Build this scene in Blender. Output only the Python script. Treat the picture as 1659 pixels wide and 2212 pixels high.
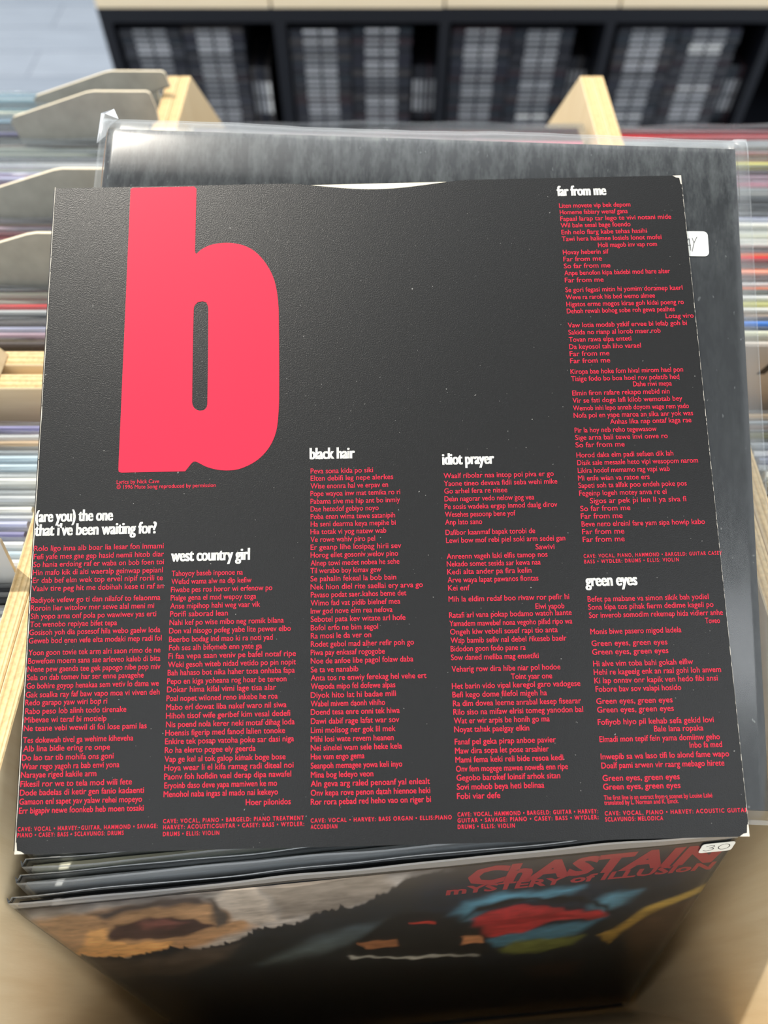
import bpy, bmesh, math, random
import numpy as np
from mathutils import Matrix, Vector
for o in list(bpy.data.objects): bpy.data.objects.remove(o)
S = bpy.context.scene
COL = S.collection
# ------------------------------------------------------------------ camera
cam = bpy.data.cameras.new('camera'); camo = bpy.data.objects.new('camera', cam); COL.objects.link(camo)
camo.location = (0, 0, 1.42); camo.rotation_euler = (math.radians(90 - 56.3), 0, 0)
cam.sensor_fit = 'HORIZONTAL'; cam.sensor_width = 36; cam.lens = 36 * 1640 / 1659
cam.clip_start = 0.02
cam.dof.use_dof = True; cam.dof.focus_distance = 0.345; cam.dof.aperture_fstop = 7.5
S.camera = camo
# ------------------------------------------------------------------ light
S.view_settings.view_transform = 'Standard'; S.view_settings.look = 'None'
S.view_settings.gamma = 1; S.view_settings.use_curve_mapping = False
S.view_settings.exposure = 0.22
try:
    S.cycles.transparent_max_bounces = 32; S.cycles.max_bounces = 10; S.cycles.sample_clamp_indirect = 6
    S.cycles.caustics_reflective = False; S.cycles.caustics_refractive = False
except Exception: pass
SUN_DIR = Vector((-0.37, 0.41, 0.83)).normalized()          # towards the sun
sun = bpy.data.lights.new('sun', 'SUN'); sun.energy = 3.1; sun.angle = math.radians(1.5); sun.color = (1, 0.93, 0.82)
suno = bpy.data.objects.new('sun', sun); COL.objects.link(suno); suno.location = SUN_DIR * 6
suno.rotation_euler = SUN_DIR.to_track_quat('Z', 'Y').to_euler()

W = bpy.data.worlds.new('shop'); S.world = W; W.use_nodes = True
nt = W.node_tree; nt.nodes.clear()
def wn(t, **k):
    n = nt.nodes.new(t)
    for a, b in k.items(): setattr(n, a, b)
    return n
geo = wn('ShaderNodeTexCoord')
def wlobe(d, a0, a1):
    """1 inside angle a0 (degrees) round direction d, 0 outside a1"""
    vm = wn('ShaderNodeVectorMath', operation='DOT_PRODUCT'); nt.links.new(geo.outputs['Generated'], vm.inputs[0])
    vm.inputs[1].default_value = Vector(d).normalized()
    mr = wn('ShaderNodeMapRange', interpolation_type='SMOOTHSTEP'); nt.links.new(vm.outputs['Value'], mr.inputs[0])
    mr.inputs[1].default_value = math.cos(math.radians(a1)); mr.inputs[2].default_value = math.cos(math.radians(a0))
    return mr.outputs[0]
def wmath(op, a, b):
    m = wn('ShaderNodeMath', operation=op)
    for i, v in enumerate((a, b)):
        if isinstance(v, (int, float)): m.inputs[i].default_value = v
        else: nt.links.new(v, m.inputs[i])
    return m.outputs[0]
lum = wmath('MULTIPLY', 1.0, wmath('SUBTRACT', 1.0, wmath('MULTIPLY', wlobe((0.15, -0.15, 1.0), 12, 46), 0.55)))   # overhead dimmed to darken the sleeve's reflections
lum = wmath('MULTIPLY', lum, wmath('SUBTRACT', 1.0, wmath('MULTIPLY', wlobe((0.08, -0.6, 0.75), 12, 24), 0.75)))        # whoever holds the camera
lum = wmath('ADD', lum, wmath('MULTIPLY', wlobe((-0.10, 0.55, 0.83), 8, 30), 1.6))       # unseen shop window ahead, aimed to brighten the jacket's top plastic
lum = wmath('ADD', lum, wmath('MULTIPLY', wlobe((-0.22, -0.50, 0.84), 4, 11), 4.5))      # added bright patch behind, for sheen at the sleeve's lower left
lum = wmath('ADD', lum, wmath('MULTIPLY', wlobe((0.43, -0.45, 0.78), 4, 13), 4.5))       # added bright patch for sheen at the sleeve's lower right
bg = wn('ShaderNodeBackground'); bg.inputs['Color'].default_value = (0.93, 0.97, 1.0, 1)
nt.links.new(lum, bg.inputs['Strength'])
wo = wn('ShaderNodeOutputWorld'); nt.links.new(bg.outputs[0], wo.inputs[0])

# ------------------------------------------------------------------ materials
def srgb(r, g, b): 
    f = lambda c: (c / 255 / 12.92) if c <= 10 else ((c / 255 + 0.055) / 1.055) ** 2.4
    return (f(r), f(g), f(b), 1)
class Mat:
    def __init__(s, name, color=(0.5, 0.5, 0.5), rough=0.5, spec=0.5):
        s.m = bpy.data.materials.new(name); s.m.use_nodes = True; s.t = s.m.node_tree
        s.b = s.t.nodes['Principled BSDF']; s.b.inputs['Base Color'].default_value = tuple(color[:3]) + (1,)
        s.b.inputs['Roughness'].default_value = rough; s.b.inputs['Specular IOR Level'].default_value = spec
    def n(s, t, **k):
        x = s.t.nodes.new(t)
        for a, b in k.items(): setattr(x, a, b)
        return x
    def l(s, a, b): s.t.links.new(a, b)
    def coord(s, scale=(1, 1, 1), kind='Object'):
        c = s.n('ShaderNodeTexCoord'); m = s.n('ShaderNodeMapping'); m.inputs['Scale'].default_value = scale
        s.l(c.outputs[kind], m.inputs[0]); return m.outputs[0]
    def noise(s, scale, detail=4, co=None, rough=0.55):
        x = s.n('ShaderNodeTexNoise'); x.inputs['Scale'].default_value = scale; x.inputs['Detail'].default_value = detail
        x.inputs['Roughness'].default_value = rough
        s.l(co if co is not None else s.coord(), x.inputs['Vector']); return x.outputs['Fac']
    def ramp(s, fac, stops, const=False):
        r = s.n('ShaderNodeValToRGB'); e = r.color_ramp.elements
        if const: r.color_ramp.interpolation = 'CONSTANT'
        while len(e) < len(stops): e.new(0.5)
        for q, (p, c) in zip(e, stops): q.position = p; q.color = tuple(c[:3]) + (1,)
        s.l(fac, r.inputs[0]); return r.outputs[0]
    def mix(s, fac, a, b, blend='MIX'):
        x = s.n('ShaderNodeMix', data_type='RGBA', blend_type=blend)
        for i, v in ((0, fac), (6, a), (7, b)):
            if hasattr(v, 'links') or hasattr(v, 'is_linked'): s.l(v, x.inputs[i])
            elif i == 0: x.inputs[0].default_value = v
            else: x.inputs[i].default_value = tuple(v[:3]) + (1,)
        return x.outputs[2]
    def base(s, out): s.l(out, s.b.inputs['Base Color'])
    def bump(s, h, strength=0.2, dist=0.001):
        b = s.n('ShaderNodeBump'); b.inputs['Strength'].default_value = strength; b.inputs['Distance'].default_value = dist
        s.l(h, b.inputs['Height']); s.l(b.outputs[0], s.b.inputs['Normal'])

def mk_wood(name, grain, c1, c2):
    a = Mat(name, c1, 0.55, 0.3)
    f = a.noise(3, 5, a.coord(grain)); a.base(a.ramp(f, [(0.25, c2), (0.7, c1)])); a.bump(a.noise(8, 3, a.coord(grain)), 0.15, 0.0006)
    return a.m
WC1, WC2 = (0.88, 0.71, 0.46), (0.79, 0.61, 0.37)
M_WOOD_V = mk_wood('birch_upright_grain', (60, 60, 5), WC1, WC2)
M_WOOD_H = mk_wood('birch_level_grain', (5, 60, 60), WC1, WC2)
def mk_ply(axis, t):
    """plywood edge: plies across the local axis"""
    a = Mat('plywood_edge_' + 'XYZ'[axis], (0.8, 0.6, 0.35), 0.6, 0.25)
    c = a.n('ShaderNodeTexCoord'); sp = a.n('ShaderNodeSeparateXYZ'); a.l(c.outputs['Object'], sp.inputs[0])
    m = a.n('ShaderNodeMapRange'); a.l(sp.outputs[axis], m.inputs[0]); m.inputs[1].default_value = -t / 2; m.inputs[2].default_value = t / 2
    lt, dk, md = (0.80, 0.59, 0.31), (0.54, 0.34, 0.14), (0.70, 0.48, 0.22)
    r = a.ramp(m.outputs[0], [(0, lt), (0.2, dk), (0.26, md), (0.42, lt), (0.5, dk), (0.56, md), (0.74, lt), (0.8, dk), (0.86, lt)])
    f = a.noise(420, 3); f2 = a.ramp(f, [(0.35, (0.72, 0.72, 0.72)), (0.6, (1, 1, 1))])
    a.base(a.mix(0.8, r, f2, 'MULTIPLY')); a.bump(f, 0.3, 0.0005)
    return a.m
M_PLY_X, M_PLY_Y, M_PLY_Z = mk_ply(0, 0.0095), mk_ply(1, 0.012), mk_ply(2, 0.010)

def mk_floor():
    a = Mat('grey_floor_planks', (0.3, 0.33, 0.36), 0.45, 0.4)
    br = a.n('ShaderNodeTexBrick'); a.l(a.coord((1, 1, 1)), br.inputs['Vector'])
    br.inputs['Scale'].default_value = 1; br.inputs['Brick Width'].default_value = 1.3; br.inputs['Row Height'].default_value = 0.19
    br.inputs['Mortar Size'].default_value = 0.0025
    br.inputs['Color1'].default_value = srgb(132, 142, 156); br.inputs['Color2'].default_value = srgb(120, 131, 146); br.inputs['Mortar'].default_value = srgb(70, 80, 95)
    f = a.noise(3, 6, a.coord((1.5, 16, 1)))
    a.base(a.mix(0.55, br.outputs[0], a.ramp(f, [(0.3, (0.55, 0.57, 0.60)), (0.65, (1, 1, 1))]), 'MULTIPLY')); return a.m
M_FLOOR = mk_floor()
def mk_black_shelf():
    a = Mat('black_shelf_board', (0.006, 0.007, 0.011), 0.45, 0.35); return a.m
M_SHELF = mk_black_shelf()
def mk_plastic(name, tint, haze, rough, gloss):
    m = bpy.data.materials.new(name); m.use_nodes = True; t = m.node_tree; t.nodes.clear()
    N = t.nodes.new; L = t.links.new
    tr = N('ShaderNodeBsdfTransparent'); tr.inputs[0].default_value = tuple(tint) + (1,)
    gl = N('ShaderNodeBsdfGlossy'); gl.inputs['Roughness'].default_value = rough
    df = N('ShaderNodeBsdfDiffuse'); df.inputs[0].default_value = (0.85, 0.88, 0.9, 1)
    lw = N('ShaderNodeFresnel'); lw.inputs[0].default_value = 1.5
    mu = N('ShaderNodeMath'); mu.operation = 'MULTIPLY'; L(lw.outputs[0], mu.inputs[0]); mu.inputs[1].default_value = gloss
    no = N('ShaderNodeTexNoise'); no.inputs['Scale'].default_value = 30; no.inputs['Detail'].default_value = 1
    tc = N('ShaderNodeTexCoord'); L(tc.outputs['Object'], no.inputs['Vector'])
    bp = N('ShaderNodeBump'); bp.inputs['Strength'].default_value = 0.12; bp.inputs['Distance'].default_value = 0.001; L(no.outputs['Fac'], bp.inputs['Height'])
    L(bp.outputs[0], gl.inputs['Normal'])
    m1 = N('ShaderNodeMixShader'); L(mu.outputs[0], m1.inputs[0]); L(tr.outputs[0], m1.inputs[1]); L(gl.outputs[0], m1.inputs[2])
    m2 = N('ShaderNodeMixShader'); m2.inputs[0].default_value = haze; L(m1.outputs[0], m2.inputs[1]); L(df.outputs[0], m2.inputs[2])
    o = N('ShaderNodeOutputMaterial'); L(m2.outputs[0], o.inputs[0]); return m
M_POLY = mk_plastic('clear_polythene', (0.97, 0.98, 0.98), 0.014, 0.24, 1.7)
M_POLY_THIN = mk_plastic('thin_clear_polythene', (0.98, 0.985, 0.99), 0.012, 0.16, 0.65)
M_POLY_MILKY = mk_plastic('milky_polythene', (0.93, 0.94, 0.94), 0.30, 0.16, 1.8)
M_POLY_LIP = mk_plastic('polythene_lip', (0.93, 0.95, 0.96), 0.16, 0.14, 1.6)
def mk_record():
    a = Mat('printed_record_card', (0.5, 0.5, 0.5), 0.5, 0.35)
    oi = a.n('ShaderNodeObjectInfo'); f = a.noise(26, 3, a.coord((1, 1, 1)))
    a.base(a.mix(0.7, oi.outputs['Color'], a.ramp(f, [(0.3, (0.84, 0.84, 0.84)), (0.62, (1, 1, 1))]), 'MULTIPLY')); return a.m
M_RECORD = mk_record()
def mk_card():
    a = Mat('grey_board', srgb(172, 170, 160)[:3], 0.8, 0.15)
    a.base(a.ramp(a.noise(60, 5), [(0.3, srgb(158, 156, 147)), (0.7, srgb(178, 176, 166))])); return a.m
M_CARD = mk_card(); M_CARD_EDGE = Mat('board_cut_edge', srgb(235, 222, 196)[:3], 0.8, 0.1).m
def mk_paper():
    a = Mat('black_printed_paper', (0.012, 0.012, 0.0125), 0.37, 0.42)
    g = a.noise(1900, 2, a.coord((1, 1, 1))); a.bump(g, 0.5, 0.00022)
    sp = a.ramp(a.noise(620, 2), [(0.742, (0, 0, 0)), (0.76, (1, 1, 1))])
    a.base(a.mix(sp, (0.0055, 0.0054, 0.0053), (0.24, 0.235, 0.22)))
    return a.m
M_PAPER = mk_paper()
M_PAPER_EDGE = Mat('raw_paper_edge', (0.62, 0.58, 0.50), 0.8, 0.1).m
M_CREAM = Mat('cream_paper', (0.86, 0.80, 0.64), 0.75, 0.15).m
def mk_ink(name, c):
    a = Mat(name, c, 0.5, 0.2); return a.m
M_RED = mk_ink('red_ink', (0.74, 0.022, 0.056)); M_WHITE_INK = mk_ink('white_ink', (0.86, 0.85, 0.78))
M_VINYL = Mat('black_vinyl', (0.006, 0.006, 0.007), 0.2, 0.5).m
M_LABEL = Mat('white_sticker', (0.80, 0.81, 0.76), 0.5, 0.3).m
M_PEN = Mat('black_pen', (0.02, 0.02, 0.025), 0.5, 0.2).m
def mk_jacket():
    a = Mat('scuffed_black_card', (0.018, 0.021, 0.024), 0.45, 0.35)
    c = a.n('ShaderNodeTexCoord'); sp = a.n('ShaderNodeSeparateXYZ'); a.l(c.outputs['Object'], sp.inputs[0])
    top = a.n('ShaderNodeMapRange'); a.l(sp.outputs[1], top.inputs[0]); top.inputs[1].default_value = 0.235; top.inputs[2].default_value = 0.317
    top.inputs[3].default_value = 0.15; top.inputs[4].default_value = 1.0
    wear_sheen = a.ramp(a.noise(150, 6, a.coord((1, 0.3, 1)), 0.72), [(0.42, (0, 0, 0)), (0.80, (1, 1, 1))])
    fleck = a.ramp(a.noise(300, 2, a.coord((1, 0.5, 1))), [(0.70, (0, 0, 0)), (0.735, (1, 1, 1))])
    w = a.mix(1.0, wear_sheen, top.outputs[0], 'MULTIPLY'); w = a.mix(0.55, w, fleck, 'ADD')  # paler towards the top: real scuffs plus a painted sheen band
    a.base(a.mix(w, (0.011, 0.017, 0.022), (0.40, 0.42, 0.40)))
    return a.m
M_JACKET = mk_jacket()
def mk_art():
    a = Mat('printed_cover_painting', (0.1, 0.1, 0.1), 0.35, 0.4)
    at = a.n('ShaderNodeAttribute', attribute_name='Col')
    f = a.noise(120, 5, a.coord((0.6, 1.4, 1)))
    a.base(a.mix(0.45, at.outputs['Color'], a.ramp(f, [(0.3, (0.6, 0.6, 0.6)), (0.65, (1, 1, 1))]), 'MULTIPLY')); return a.m
M_ART = mk_art(); M_LOGO = mk_ink('dull_red_print', srgb(166, 48, 55)[:3])
def mk_cd():
    a = Mat('dark_jewel_case', (0.01, 0.011, 0.016), 0.22, 0.5)
    oi = a.n('ShaderNodeObjectInfo')
    a.base(a.mix(0.85, (0.02, 0.021, 0.026), oi.outputs['Color'])); return a.m
M_CD = mk_cd()
def mk_spine():
    a = Mat('spine_print_glint', (0.5, 0.5, 0.52), 0.3, 0.5)  # pale tone paints reflections on the case ridges along with spine print
    oi = a.n('ShaderNodeObjectInfo')
    v = a.ramp(oi.outputs['Random'], [(0, (0.15, 0.155, 0.17)), (0.5, (0.30, 0.31, 0.33)), (0.93, (0.5, 0.51, 0.54)), (1, (0.9, 0.9, 0.88))])
    a.base(v); return a.m
M_SPINE = mk_spine()
M_CRATE_FAR = mk_wood('pale_birch_front', (3, 40, 40), (0.95, 0.80, 0.57), (0.90, 0.73, 0.49))
M_TABLE = Mat('dark_steel_stand', (0.03, 0.03, 0.033), 0.5, 0.4).m

# ------------------------------------------------------------------ mesh helpers
class MB:
    def __init__(s): s.v = []; s.f = []; s.mi = []
    def add(s, vs, fs, mi=0):
        k = len(s.v); s.v += [tuple(v) for v in vs]; s.f += [tuple(i + k for i in f) for f in fs]
        s.mi += mi if isinstance(mi, list) else [mi] * len(fs); return s
    def box(s, lo, hi, mi=0, c=0.0):
        """box with its edges chamfered by c"""
        bm = bmesh.new(); bmesh.ops.create_cube(bm, size=1)
        for v in bm.verts: v.co = Vector([lo[i] + (hi[i] - lo[i]) * (v.co[i] + 0.5) for i in range(3)])
        if c > 0: bmesh.ops.bevel(bm, geom=bm.edges[:], offset=c, segments=1, affect='EDGES')
        bm.verts.index_update(); s.add([v.co[:] for v in bm.verts], [[v.index for v in f.verts] for f in bm.faces], mi); bm.free(); return s
    def prism(s, poly, axis, a, b, mi_side=0, mi_cap=0):
        """polygon in the plane across `axis`, extruded from a to b"""
        def p(q, t):
            return {0: (t, q[0], q[1]), 1: (q[0], t, q[1]), 2: (q[0], q[1], t)}[axis]
        n = len(poly); vs = [p(q, a) for q in poly] + [p(q, b) for q in poly]
        fs = [(i, (i + 1) % n, n + (i + 1) % n, n + i) for i in range(n)]
        s.add(vs, fs + [tuple(range(n))[::-1], tuple(range(n, 2 * n))], [mi_side] * n + [mi_cap] * 2); return s
    def obj(s, name, mats, parent=None, smooth=False, fix=True):
        me = bpy.data.meshes.new(name); me.from_pydata(s.v, [], s.f); me.update()
        for m in (mats if isinstance(mats, (list, tuple)) else [mats]): me.materials.append(m)
        me.polygons.foreach_set('material_index', s.mi)
        if fix:
            bm = bmesh.new(); bm.from_mesh(me); bmesh.ops.recalc_face_normals(bm, faces=bm.faces[:]); bm.to_mesh(me); bm.free()
        if smooth: me.polygons.foreach_set('use_smooth', [True] * len(me.polygons))
        o = bpy.data.objects.new(name, me); COL.objects.link(o)
        if parent is not None: o.parent = parent
        return o
def tag(o, label, cat, group=None, kind=None):
    if label: o['label'] = label
    if cat: o['category'] = cat
    if group: o['group'] = group
    if kind: o['kind'] = kind
    return o
def empty(name, loc=(0, 0, 0), mat=None):
    o = bpy.data.objects.new(name, None); COL.objects.link(o); o.empty_display_size = 0.05
    if mat is not None: o.matrix_world = mat
    else: o.location = loc
    return o
def frame(O, R): 
    m = Matrix(R).to_4x4(); m.translation = Vector(O); return m
ONES = 'zeroth first second third fourth fifth sixth seventh eighth ninth tenth eleventh twelfth thirteenth fourteenth fifteenth sixteenth seventeenth eighteenth nineteenth'.split()
TENS = {2: 'twent', 3: 'thirt', 4: 'fort', 5: 'fift', 6: 'sixt', 7: 'sevent'}
def nth(i):
    if i < 20: return ONES[i]
    return TENS[i // 10] + ('ieth' if i % 10 == 0 else 'y-' + ONES[i % 10])
# printed matter: (block, style, [(left mm, baseline mm, width mm, text or 0)])
PRINT=[
('t1', 'T', [(0.5, 140.5, 34.5, '(are you) the one'), (0.5, 134.2, 54.3, "that i've been waiting for?")]),
('b1', 'B', [(0.6, 127.3, 57.8, 0), (0.6, 123.6, 58.0, 0), (0.7, 120.1, 58.0, 0), (0.6, 116.5, 57.7, 0), (0.8, 113.0, 57.6, 0), (0.7, 109.4, 58.1, 0), (0.7, 104.3, 56.9, 0), (0.7, 100.8, 54.3, 0), (0.9, 97.2, 55.1, 0), (0.8, 93.7, 38.1, 0), (0.7, 90.2, 57.3, 0), (0.7, 86.6, 58.0, 0), (0.8, 81.5, 57.5, 0), (0.9, 77.9, 57.5, 0), (0.9, 74.4, 57.6, 0), (0.9, 70.9, 50.5, 0), (0.9, 67.3, 57.1, 0)]),
('b1', 'B', [(0.8, 63.6, 57.7, 0), (0.8, 60.3, 35.2, 0), (1.0, 56.7, 43.4, 0), (0.9, 53.1, 35.1, 0), (0.8, 49.6, 52.6, 0), (0.8, 44.7, 47.0, 0), (1.1, 41.2, 36.9, 0), (0.8, 37.5, 38.9, 0), (0.9, 33.9, 41.4, 0), (0.8, 30.5, 31.9, 0), (0.8, 26.8, 47.1, 0), (0.8, 23.3, 52.3, 0), (0.8, 19.7, 51.6, 0), (0.9, 16.1, 52.3, 0)]),
('c1', 'C', [(0.8, 9.1, 58.5, 'CAVE: VOCAL • HARVEY: GUITAR, HAMMOND • SAVAGE:'), (0.8, 6.7, 44.4, 'PIANO • CASEY: BASS • SCLAVUNOS: DRUMS')]),
('t2', 'T', [(62.0, 121.3, 34.8, 'west country girl')]),
('b2', 'B', [(62.3, 114.7, 31.6, 0), (62.3, 111.1, 35.5, 0), (62.2, 107.5, 44.8, 0), (62.2, 103.9, 37.7, 0), (62.1, 100.3, 39.6, 0), (62.1, 96.8, 25.4, 0), (62.0, 93.1, 50.1, 0), (61.9, 89.5, 53.3, 0), (62.0, 85.8, 45.3, 0), (62.1, 82.2, 40.5, 0), (61.9, 78.6, 55.5, 0), (61.8, 75.0, 55.6, 0), (61.8, 71.5, 55.1, 0), (61.7, 67.9, 51.6, 0)]),
('b2', 'B', [(61.7, 64.4, 47.1, 0), (61.6, 60.7, 47.9, 0), (61.6, 57.0, 51.7, 0), (61.6, 53.4, 53.3, 0), (61.7, 49.8, 55.1, 0), (61.5, 46.3, 51.2, 0), (61.5, 42.8, 55.0, 0), (61.5, 39.2, 38.6, 0), (61.5, 35.5, 51.4, 0), (61.5, 32.0, 54.8, 0), (61.5, 28.4, 53.8, 0), (61.7, 24.8, 47.6, 0), (61.5, 21.3, 48.2, 0), (96.2, 17.3, 18.9, 0)]),
('c2', 'C', [(61.6, 10.9, 59.0, 'CAVE: VOCAL, PIANO • BARGELD: PIANO TREATMENT'), (61.7, 8.5, 59.0, 'HARVEY: ACOUSTICGUITAR • CASEY: BASS • WYDLER:'), (61.7, 5.8, 23.5, 'DRUMS • ELLIS: VIOLIN')]),
('t3', 'T', [(124.1, 166.8, 20.3, 'black hair')]),
('b3', 'B', [(124.3, 160.0, 28.4, 0), (124.3, 156.6, 37.5, 0), (124.3, 153.0, 35.1, 0), (124.2, 149.5, 40.6, 0), (124.2, 145.9, 40.4, 0), (124.2, 142.4, 30.7, 0), (124.2, 138.9, 38.0, 0), (124.2, 135.5, 38.2, 0), (124.1, 132.0, 34.0, 0), (124.1, 128.5, 28.9, 0), (124.1, 125.0, 40.5, 0), (124.1, 121.5, 39.0, 0), (124.1, 117.9, 39.5, 0), (124.0, 114.5, 31.4, 0), (124.0, 110.9, 38.0, 0), (124.0, 107.3, 49.7, 0), (124.1, 103.8, 42.2, 0), (124.0, 100.2, 39.5, 0), (124.0, 96.7, 36.0, 0), (124.0, 93.1, 41.6, 0), (124.0, 89.4, 29.5, 0), (124.0, 85.9, 26.4, 0)]),
('b3', 'B', [(124.0, 82.3, 45.0, 0), (123.9, 78.7, 32.3, 0), (123.9, 75.1, 44.6, 0), (123.9, 71.4, 20.6, 0), (123.9, 67.9, 50.1, 0), (123.9, 64.3, 36.5, 0), (123.8, 60.6, 36.8, 0), (123.8, 57.0, 32.0, 0), (123.8, 53.5, 38.2, 0), (123.8, 49.7, 37.9, 0), (123.8, 46.0, 36.2, 0), (123.7, 42.3, 35.4, 0), (123.7, 38.7, 38.9, 0), (123.7, 35.1, 22.8, 0), (123.7, 31.4, 38.8, 0), (123.7, 27.7, 26.4, 0), (123.6, 24.1, 50.4, 0), (123.6, 20.4, 50.4, 0), (123.6, 16.8, 50.6, 0)]),
('c3', 'C', [(123.5, 9.7, 59.2, 'CAVE: VOCAL • HARVEY: BASS ORGAN • ELLIS:PIANO'), (123.5, 7.2, 11.1, 'ACCORDIAN')]),
('t4', 'T', [(184.6, 162.8, 23.4, 'idiot prayer')]),
('b4', 'B', [(184.8, 156.4, 50.1, 0), (184.8, 152.8, 51.5, 0), (184.8, 149.3, 28.6, 0), (184.8, 145.7, 40.6, 0), (184.7, 142.1, 50.9, 0), (184.8, 138.5, 31.7, 0), (184.7, 135.0, 16.6, 0), (184.7, 130.3, 40.2, 0), (184.8, 126.7, 53.4, 0), (224.7, 122.9, 8.4, 0), (184.8, 119.5, 45.0, 0), (184.7, 116.1, 41.8, 0), (184.8, 112.6, 37.4, 0), (184.8, 109.0, 40.3, 0), (184.9, 105.4, 9.5, 0), (184.9, 100.5, 53.3, 0), (223.1, 96.5, 12.7, 0), (184.9, 93.5, 53.9, 0), (184.9, 89.8, 53.9, 0), (185.0, 86.2, 47.2, 0)]),
('b4', 'B', [(185.1, 82.5, 50.7, 0), (185.0, 78.9, 32.7, 0), (185.0, 75.2, 38.2, 0), (185.1, 70.2, 47.2, 0), (210.7, 66.5, 17.8, 0), (184.9, 63.0, 55.6, 0), (185.0, 59.4, 40.8, 0), (185.1, 55.7, 55.2, 0), (185.1, 52.1, 55.8, 0), (185.2, 48.5, 41.1, 0), (185.2, 44.9, 32.1, 0), (185.2, 39.8, 43.2, 0), (185.2, 36.1, 40.0, 0), (185.2, 32.4, 45.9, 0), (185.3, 28.7, 47.5, 0), (185.4, 25.1, 43.9, 0), (185.4, 21.4, 36.9, 0), (185.3, 17.7, 18.2, 0)]),
('c4', 'C', [(185.2, 10.7, 59.1, 'CAVE: VOCAL, HAMMOND • BARGELD: GUITAR • HARVEY:'), (185.1, 8.3, 59.2, 'GUITAR • SAVAGE: PIANO • CASEY: BASS • WYDLER:'), (185.1, 5.8, 23.9, 'DRUMS • ELLIS: VIOLIN')]),
('t5', 'T', [(245.7, 296.5, 23.7, 'far from me')]),
('b5', 'B', [(246.1, 290.0, 34.7, 0), (246.2, 286.5, 33.0, 0), (246.2, 283.0, 53.9, 0), (246.2, 279.5, 33.8, 0), (246.3, 275.9, 41.3, 0), (246.3, 272.4, 48.1, 0), (263.5, 268.8, 28.4, 0), (246.3, 265.4, 22.0, 0), (246.3, 261.8, 18.5, 'Far from me'), (246.3, 258.2, 22.3, 'So far from me'), (246.3, 254.6, 50.6, 0), (246.3, 250.9, 18.5, 'Far from me'), (246.2, 245.9, 55.9, 0), (246.2, 242.2, 42.4, 0), (246.2, 238.6, 55.8, 0), (246.2, 235.1, 51.2, 0), (292.8, 231.6, 13.2, 0), (246.2, 228.0, 56.3, 0), (246.2, 224.4, 43.5, 0), (246.2, 220.8, 29.4, 0), (246.1, 217.2, 33.7, 0), (246.1, 213.7, 18.6, 'Far from me'), (246.1, 210.2, 18.7, 'Far from me')]),
('b5', 'B', [(245.9, 204.9, 52.6, 0), (245.9, 201.4, 50.5, 0), (274.6, 198.2, 18.0, 0), (246.0, 194.4, 45.2, 0), (245.9, 190.8, 50.9, 0), (245.9, 187.1, 53.6, 0), (245.9, 183.6, 55.2, 0), (262.5, 180.3, 37.5, 0), (245.9, 176.5, 37.7, 0), (245.9, 173.0, 42.5, 0), (245.8, 169.5, 22.5, 'So far from me'), (245.9, 164.7, 44.3, 0), (246.0, 161.1, 55.2, 0), (246.0, 157.5, 41.9, 0), (245.9, 153.9, 32.5, 0), (245.8, 150.5, 49.2, 0), (245.9, 146.9, 39.6, 0), (250.5, 143.3, 43.6, 0), (245.9, 139.8, 22.6, 'So far from me'), (245.9, 136.3, 18.8, 'Far from me'), (246.0, 132.7, 55.5, 0), (246.0, 129.2, 18.9, 'Far from me'), (246.0, 125.7, 18.8, 'Far from me')]),
('c5', 'C', [(245.9, 118.6, 61.8, 'CAVE: VOCAL, PIANO, HAMMOND • BARGELD: GUITAR CASEY'), (246.0, 116.1, 42.2, 'BASS • WYDLER: DRUMS • ELLIS: VIOLIN')]),
('t6', 'T', [(246.0, 106.0, 22.7, 'green eyes')]),
('b6', 'B', [(246.3, 99.1, 53.5, 0), (246.3, 95.6, 55.3, 0), (246.4, 92.0, 59.0, 0), (297.3, 88.5, 6.4, 0), (246.5, 84.9, 39.9, 0), (246.6, 79.8, 33.2, 'Green eyes, green eyes'), (246.6, 76.1, 33.3, 'Green eyes, green eyes'), (246.7, 71.1, 43.5, 0), (246.7, 67.5, 55.3, 0), (246.7, 63.9, 53.5, 0), (247.0, 60.3, 37.0, 0), (246.9, 55.2, 32.9, 'Green eyes, green eyes'), (247.0, 51.6, 33.0, 'Green eyes, green eyes'), (246.9, 46.5, 49.8, 0), (270.8, 43.2, 21.1, 0), (247.1, 39.4, 51.5, 0), (285.4, 36.2, 13.8, 0), (247.1, 32.3, 54.7, 0), (247.1, 28.6, 52.3, 0), (247.2, 23.5, 32.7, 'Green eyes, green eyes'), (247.2, 20.0, 32.7, 'Green eyes, green eyes')]),
('n6', 'N', [(247.2, 15.9, 45.8, 'The first line is an extract from a sonnet by Louise Labé'), (247.2, 13.9, 31.4, 'translated by L. Norman and K. Emck.')]),
('c6', 'C', [(247.1, 9.7, 60.2, 'CAVE: VOCAL, PIANO • HARVEY: ACOUSTIC GUITAR'), (247.1, 7.3, 24.3, 'SCLAVUNOS: MELODICA')]),
('n0', 'N', [(36.2, 157.2, 19.3, 'Lyrics by Nick Cave'), (36.3, 154.8, 44.9, '© 1996 Mute Song reproduced by permission')]),
]
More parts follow.
